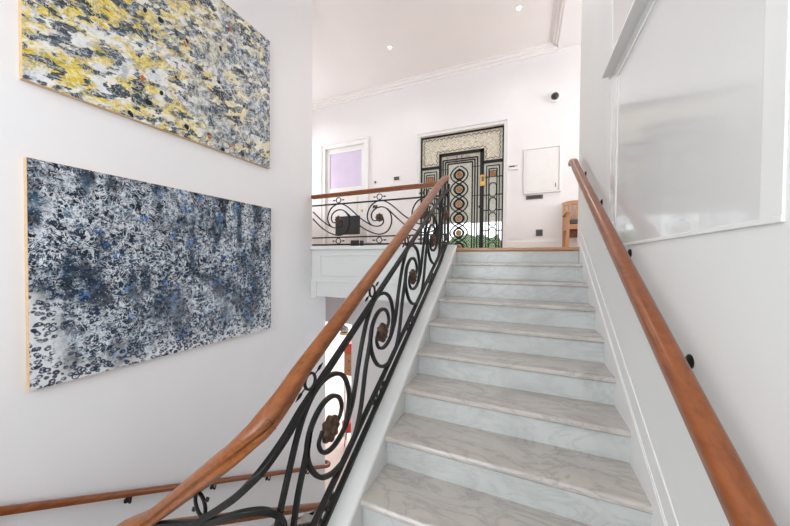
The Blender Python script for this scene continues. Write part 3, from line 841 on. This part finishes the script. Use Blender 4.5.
# architrave
t = BM()
def arch(b, x0, x1, z1, wd, y):
    box(b, x0-wd, x0, y-.03, y, 0, z1+wd); box(b, x1, x1+wd, y-.03, y, 0, z1+wd); box(b, x0, x1, y-.03, y, z1, z1+wd)
arch(t, DX0, DX1, DZ, .075, YB-.02); arch(t, DX0-.055, DX1+.055, DZ+.055, .022, YB-.04)
part('architrave', t, M['trim'], d1, bevel=.004)

# ------------------------------------------------------------------ white glazed door (door_2)
d2 = thing('door_2', 'white door with lavender glass pane behind the landing balustrade', 'door', (-3.95, YB, 0), kind='structure')
t = BM(); box(t, -4.5, -4.405, YB+.03, YB+.08, 0, 2.55); box(t, -3.51, -3.42, YB+.03, YB+.08, 0, 2.55); box(t, -4.405, -3.51, YB+.03, YB+.08, 2.43, 2.55); box(t, -4.405, -3.51, YB+.03, YB+.08, 0, 1.59)
box(t, -4.3, -3.62, YB+.02, YB+.03, .25, 1.35)
part('leaf', t, M['trim'], d2, bevel=.004)
t = BM(); box(t, -4.405, -3.51, YB+.05, YB+.058, 1.59, 2.43)
part('pane', t, M['lavender'], d2)['label'] = 'lavender glass pane'
t = BM(); arch(t, -4.5, -3.42, 2.55, .12, YB); arch(t, -4.59, -3.33, 2.64, .03, YB-.02)
part('architrave', t, M['trim'], d2, bevel=.005)
t = BM(); lathe(t, [(.02, -.06), (.03, -.045), (.012, -.03), (.012, .0)], (-3.47, YB+.03, 1.0), 'y', 14)
part('knob', t, M['brass'], d2, smooth=True)

# ------------------------------------------------------------------ things on the hall back wall
ep = thing('meter_cupboard', 'flat white metal cupboard on the wall between iron door and chair', 'cupboard', (.285, YB, 1.11))
t = BM(); box(t, -.02, .59, YB-.03, YB, 1.10, 1.135); box(t, -.02, .59, YB-.03, YB, 1.91, 1.94); box(t, -.02, .012, YB-.03, YB, 1.135, 1.91); box(t, .558, .59, YB-.03, YB, 1.135, 1.91)
part('frame', t, M['trim'], ep, bevel=.004)
t = BM(); box(t, .016, .554, YB-.022, YB, 1.139, 1.906)
dr_ = part('door', t, M['whitep'], ep)
t = BM(); box(t, .50, .512, YB-.032, YB-.02, 1.19, 1.26); bmesh.ops.translate(t, verts=t.verts, vec=-root_world(ep)); link('latch', t, M['grey'], dr_)

def plate(name, label, cat, x, z, w, h, mat, btn, nb, base=None, yo=YB):
    r = thing(name, label, cat, (x, yo, z))
    t = BM(); box(t, x-w/2, x+w/2, yo-.012, yo, z-h/2, z+h/2); part('plate', t, base or mat, r, bevel=.003)
    for i in range(nb):
        bw = w*.8/nb; x0 = x-w*.4+bw*i
        t = BM(); box(t, x0+bw*.08, x0+bw*.92, yo-.017, yo-.011, z-h*.32, z+h*.32); part('button', t, btn, r)
    return r
plate('light_switch', 'wide dark grey switch plate under the white cupboard', 'switch', .165, 1.035, .285, .075, M['grey'], M['darkbtn'], 4)
plate('wall_socket', 'square dark grey socket low on the wall near the baseboard', 'socket', .255, .375, .115, .12, M['grey'], M['darkbtn'], 2)
plate('control_panel', 'white framed grey touch panel on wall left of the iron door', 'control panel', -2.60, 1.655, .19, .12, M['grey'], M['grey'], 1, M['whitep'], YB-.0)
plate('light_switch', 'tiny dark switch beside the white door casing above the landing handrail', 'switch', -3.13, 1.625, .045, .045, M['grey'], M['darkbtn'], 1)
plate('light_switch', 'small grey switch plate seen through the landing balustrade scrolls', 'switch', -3.13, 1.07, .12, .07, M['grey'], M['darkbtn'], 3)
th = thing('entry_keypad', 'narrow white keypad with dark display right of the iron door', 'keypad', (-.20, YB-.02, 1.62))
t = BM(); box(t, -.285, -.115, YB-.045, YB-.02, 1.57, 1.67); part('case', t, M['whitep'], th, bevel=.006)
t = BM(); box(t, -.275, -.175, YB-.049, YB-.044, 1.622, 1.645); part('display', t, M['darkbtn'], th)
t = BM(); box(t, -.15, -.135, YB-.049, YB-.044, 1.63, 1.645); part('button', t, M['darkbtn'], th)
sc = thing('security_camera', 'small black and white dome camera high on the hall wall', 'security camera', (.476, YB, 2.785))
t = BM(); lathe(t, [(.06, -.055), (.082, -.045), (.088, -.0)], (.476, YB, 2.785), 'y', 24); part('base', t, M['whitep'], sc, smooth=True)
t = BM(); lathe(t, [(.012, -.112), (.035, -.106), (.055, -.088), (.064, -.065), (.062, -.05)], (.47, YB, 2.79), 'y', 24); part('dome', t, M['darkbtn'], sc, smooth=True)

# ceiling downlights
def downlight(x, y, label, grp=None):
    r = thing('recessed_downlight', label, 'ceiling light', (x, y, ZC), grp)
    t = BM(); sweep(t, [(x+.042*math.cos(2*PI*i/24), y+.042*math.sin(2*PI*i/24), ZC-.003) for i in range(24)], rectp(.006, .018), (0, 0, 1), closed=True)
    part('trim_ring', t, M['whitep'], r, smooth=True)
    t = BM(); lathe(t, [(.030, -.006), (.032, -.002), (.032, -.0005)], (x, y, ZC), 'z', 20); part('lens', t, M['bulb'], r)
    return r
downlight(-2.29, 1.41, 'left of the two small recessed ceiling lights')
downlight(-.12, 1.40, 'right of the two small recessed ceiling lights, near the cornice')

# ------------------------------------------------------------------ chair at the head of the stairs
ch = thing('wooden_armchair', 'light wooden slatted armchair with charcoal cushion half hidden by the right wall', 'chair', (.9, 2.1, 0))
x0, x1, yf, yb = .615, 1.16, 1.88, 2.34
for x in (x0, x1-.05):
    t = BM(); box(t, x, x+.05, yf, yf+.05, 0, .63); part('leg', t, M['chairwood'], ch, bevel=.004)
    t = BM(); prism(t, [(yb, 0), (yb+.05, 0), (yb+.09, .86), (yb+.05, .86)], 'x', x, x+.05); part('leg', t, M['chairwood'], ch)
    t = BM(); sweep(t, spline([(x+.025, yf-.04, .63), (x+.025, yf+.1, .655), (x+.025, yb+.06, .645)], 4), rectp(.06, .03)); part('armrest', t, M['chairwood'], ch)
t = BM(); sweep(t, spline([(x0-.0, yb+.06, .845), (x0+.14, yb+.075, .875), (x1-.14, yb+.075, .875), (x1, yb+.06, .845)], 5), rectp(.04, .075)); part('top_rail', t, M['chairwood'], ch)
for i in range(7):
    x = x0+.085+i*.058
    t = BM(); prism(t, [(yb+.025, .45), (yb+.045, .45), (yb+.075, .82), (yb+.055, .82)], 'x', x, x+.03); part('slat', t, M['chairwood'], ch)
t = BM(); box(t, x0+.05, x1-.05, yf+.005, yf+.03, .37, .45); box(t, x0+.05, x1-.05, yb+.01, yb+.035, .37, .45); box(t, x0+.01, x0+.035, yf+.05, yb, .37, .45); box(t, x1-.035, x1-.01, yf+.05, yb, .37, .45); box(t, x0+.035, x1-.035, yf+.03, yb+.01, .43, .45)
part('seat_frame', t, M['chairwood'], ch)
t = BM(); box(t, x0+.052, x1-.052, yf-.005, yb+.005, .451, .525); part('cushion', t, M['cushion'], ch, bevel=.02, seg=3)
t = BM(); box(t, x0+.052, x1-.052, yf+.04, yf+.07, .235, .368)
part('under_panel', t, M['redbrown'], ch)['label'] = 'dark red woven panel below the seat'

# black seat behind the landing balustrade
bs = thing('black_chair', 'black high-backed seat behind the landing balustrade near the white door', 'chair', (-3.6, 2.05, 0))
BXA, BXB = -3.885, -3.276
t = BM(); box(t, BXA, BXB, 2.02, 2.08, .41, .815); part('backrest', t, M['black'], bs, bevel=.01)
t = BM(); box(t, BXA+.03, -3.55, 2.08, 2.4, .50, .555); part('seat', t, M['black'], bs, bevel=.015)
for x, y in ((BXA+.0, 2.05), (BXB-.015, 2.055), (BXA+.05, 2.36), (-3.58, 2.36)):
    t = BM(); box(t, x, x+.012, y, y+.012, .0, .5); part('leg', t, M['whitep'], bs)
t = BM(); box(t, -3.49, -3.288, 2.035, 2.25, 0, .28); part('foot_block', t, M['black'], bs)

# ------------------------------------------------------------------ lower room, glimpsed through the scrolls
cb = thing('wooden_cabinet', 'orange wooden cabinet glimpsed through the stair scrolls in the lower room', 'cabinet', (-3.6, 2.4, ZLOW))
t = BM(); box(t, -3.75, -3.35, 2.2, 2.55, -2.79, -2.30); part('body', t, M['chairwood'], cb, bevel=.006)
for z in (-2.76, -2.54):
    t = BM(); box(t, -3.73, -3.37, 2.188, 2.2, z, z+.2); d_ = part('drawer', t, M['chairwood'], cb)
    t = BM(); lathe(t, [(.012, -.03), (.018, -.02), (.008, 0)], (-3.6, 2.188, z+.1), 'y', 10); bmesh.ops.translate(t, verts=t.verts, vec=-root_world(cb)); link('knob', t, M['blackm'], d_)
for x, y in ((-3.75, 2.2), (-3.39, 2.2), (-3.75, 2.51), (-3.39, 2.51)):
    t = BM(); box(t, x, x+.04, y, y+.04, ZLOW, -2.79); part('leg', t, M['whitep'], cb)
rb = thing('storage_box', 'bright orange red box standing on the wooden cabinet downstairs', 'box', (-3.62, 2.4, -2.3))
t = BM(); box(t, -3.77, -3.38, 2.22, 2.5, -2.299, -2.11); part('body', t, M['orange'], rb, bevel=.01)
t = BM(); box(t, -3.78, -3.37, 2.21, 2.51, -2.11, -2.06); part('lid', t, M['red'], rb, bevel=.01)
gl = thing('pendant_lamp', 'smoked glass and metal lamp hanging at the doorway of the lower room', 'lamp', (-3.68, 2.1, -.4))
t = BM(); lathe(t, [(.02, .1), (.05, .085), (.085, .04), (.10, -.01), (.095, -.05), (.07, -.07)][::-1], (-3.68, 2.1, -1.70), 'z', 20); part('shade', t, M['lampglass'], gl, smooth=True)
t = BM(); lathe(t, [(.006, 0), (.006, 1.2)], (-3.68, 2.1, -1.61), 'z', 8); part('rod', t, M['blackm'], gl)
t = BM(); lathe(t, [(.08, 0), (.11, .012), (.11, .05), (.06, .055)], (-3.68, 2.1, -1.83), 'z', 20); part('collar', t, M['edge'], gl)
st = thing('red_stool', 'low red round stool on the lower floor, seen behind the lowest rosette', 'stool', (-3.5, 1.98, ZLOW))
t = BM(); lathe(t, [(.10, -.22), (.13, -.18), (.14, -.02), (.12, .0), (.04, .01)], (-3.5, 1.99, -3.69), 'z', 24); part('seat', t, M['red'], st, smooth=True)
for a in range(3):
    q = 2*PI*a/3+.4; t = BM(); sweep(t, [(-3.5+.07*math.cos(q), 1.99+.07*math.sin(q), -3.9), (-3.5+.13*math.cos(q), 1.99+.13*math.sin(q), ZLOW)], circp(.008), (0, 1, 0)); part('leg', t, M['blackm'], st)

# ------------------------------------------------------------------ garden outside the iron door
bm = BM(); box(bm, -6, 5, YB+.2, 12, -.2, -.02)
struct('floor_porch', bm, M['paving'], 'pale paving outside the iron door', 'paving')
bm = BM(); bmesh.ops.create_grid(bm, x_segments=60, y_segments=10, size=1)
for v in bm.verts:
    v.co = Vector((v.co.x*5-1, 7.4+.3*random.random()+v.co.y*.15, .24+v.co.y*(.28+.12*math.sin(v.co.x*41)*random.random())))
hd = link('hedge', bm, M['green']); tag(hd, 'green garden hedge seen through the lower door glass', 'hedge', kind='stuff')
md = hd.modifiers.new('thick', 'SOLIDIFY'); md.thickness = .5; md.offset = 1

# ------------------------------------------------------------------ light
def area(name, loc, rot, sx, sy_, power, col):
    l = bpy.data.lights.new(name, 'AREA'); l.shape = 'RECTANGLE'; l.size = sx; l.size_y = sy_; l.energy = power; l.color = col
    o = bpy.data.objects.new(name, l); COL.objects.link(o); o.location = loc; o.rotation_euler = rot
    return o
area('window_daylight', (-1.2, YR-.02, .7), (math.radians(90), 0, 0), 2.1, 3.1, 92, (.94, .97, 1.0))
area('hall_fill_light', (3.62, 1.28, 1.75), (0, math.radians(118), 0), 1.8, 1.6, 74, (1, .98, .97))  # added fill at the invented right window, tilted up to brighten the ceiling
area('hall_fill_light', (-5.62, 1.28, 1.75), (0, math.radians(-122), 0), 1.8, 1.6, 34, (1, .97, .97))  # second added fill, from the left end, lifting the hall ceiling
area('lower_room_daylight', (-4.0, 4.2, -.45), (0, 0, 0), 2.5, 2.5, 260, (1, .98, .97))
def spot(x, y, z, p, col=(1, .94, .91), ang=150):
    l = bpy.data.lights.new('downlight_and_fill_spot', 'SPOT'); l.energy = p; l.color = col; l.spot_size = math.radians(ang); l.spot_blend = .8; l.shadow_soft_size = .05
    o = bpy.data.objects.new('downlight_and_fill_spot', l); COL.objects.link(o); o.location = (x, y, z)
for x, y in ((-2.29, 1.41), (-.12, 1.40)):
    spot(x, y, ZC-.02, 34)
for x, y, p_ in ((-4.5, 1.41, 30), (2.05, 1.4, 30), (-1.0, -.9, 28), (-.7, -2.9, 7)):  # extra unseen spots without fixtures, added to light hall and stairwell
    spot(x, y, ZC-.12, p_)
w = bpy.data.worlds.new('sky'); scene.world = w; w.use_nodes = True
bg = w.node_tree.nodes['Background']; bg.inputs[0].default_value = (.93, .97, 1, 1); bg.inputs[1].default_value = 2.6

vs = scene.view_settings
vs.view_transform = 'Standard'; vs.look = 'None'; vs.gamma = 1; vs.use_curve_mapping = False; vs.exposure = -0.08
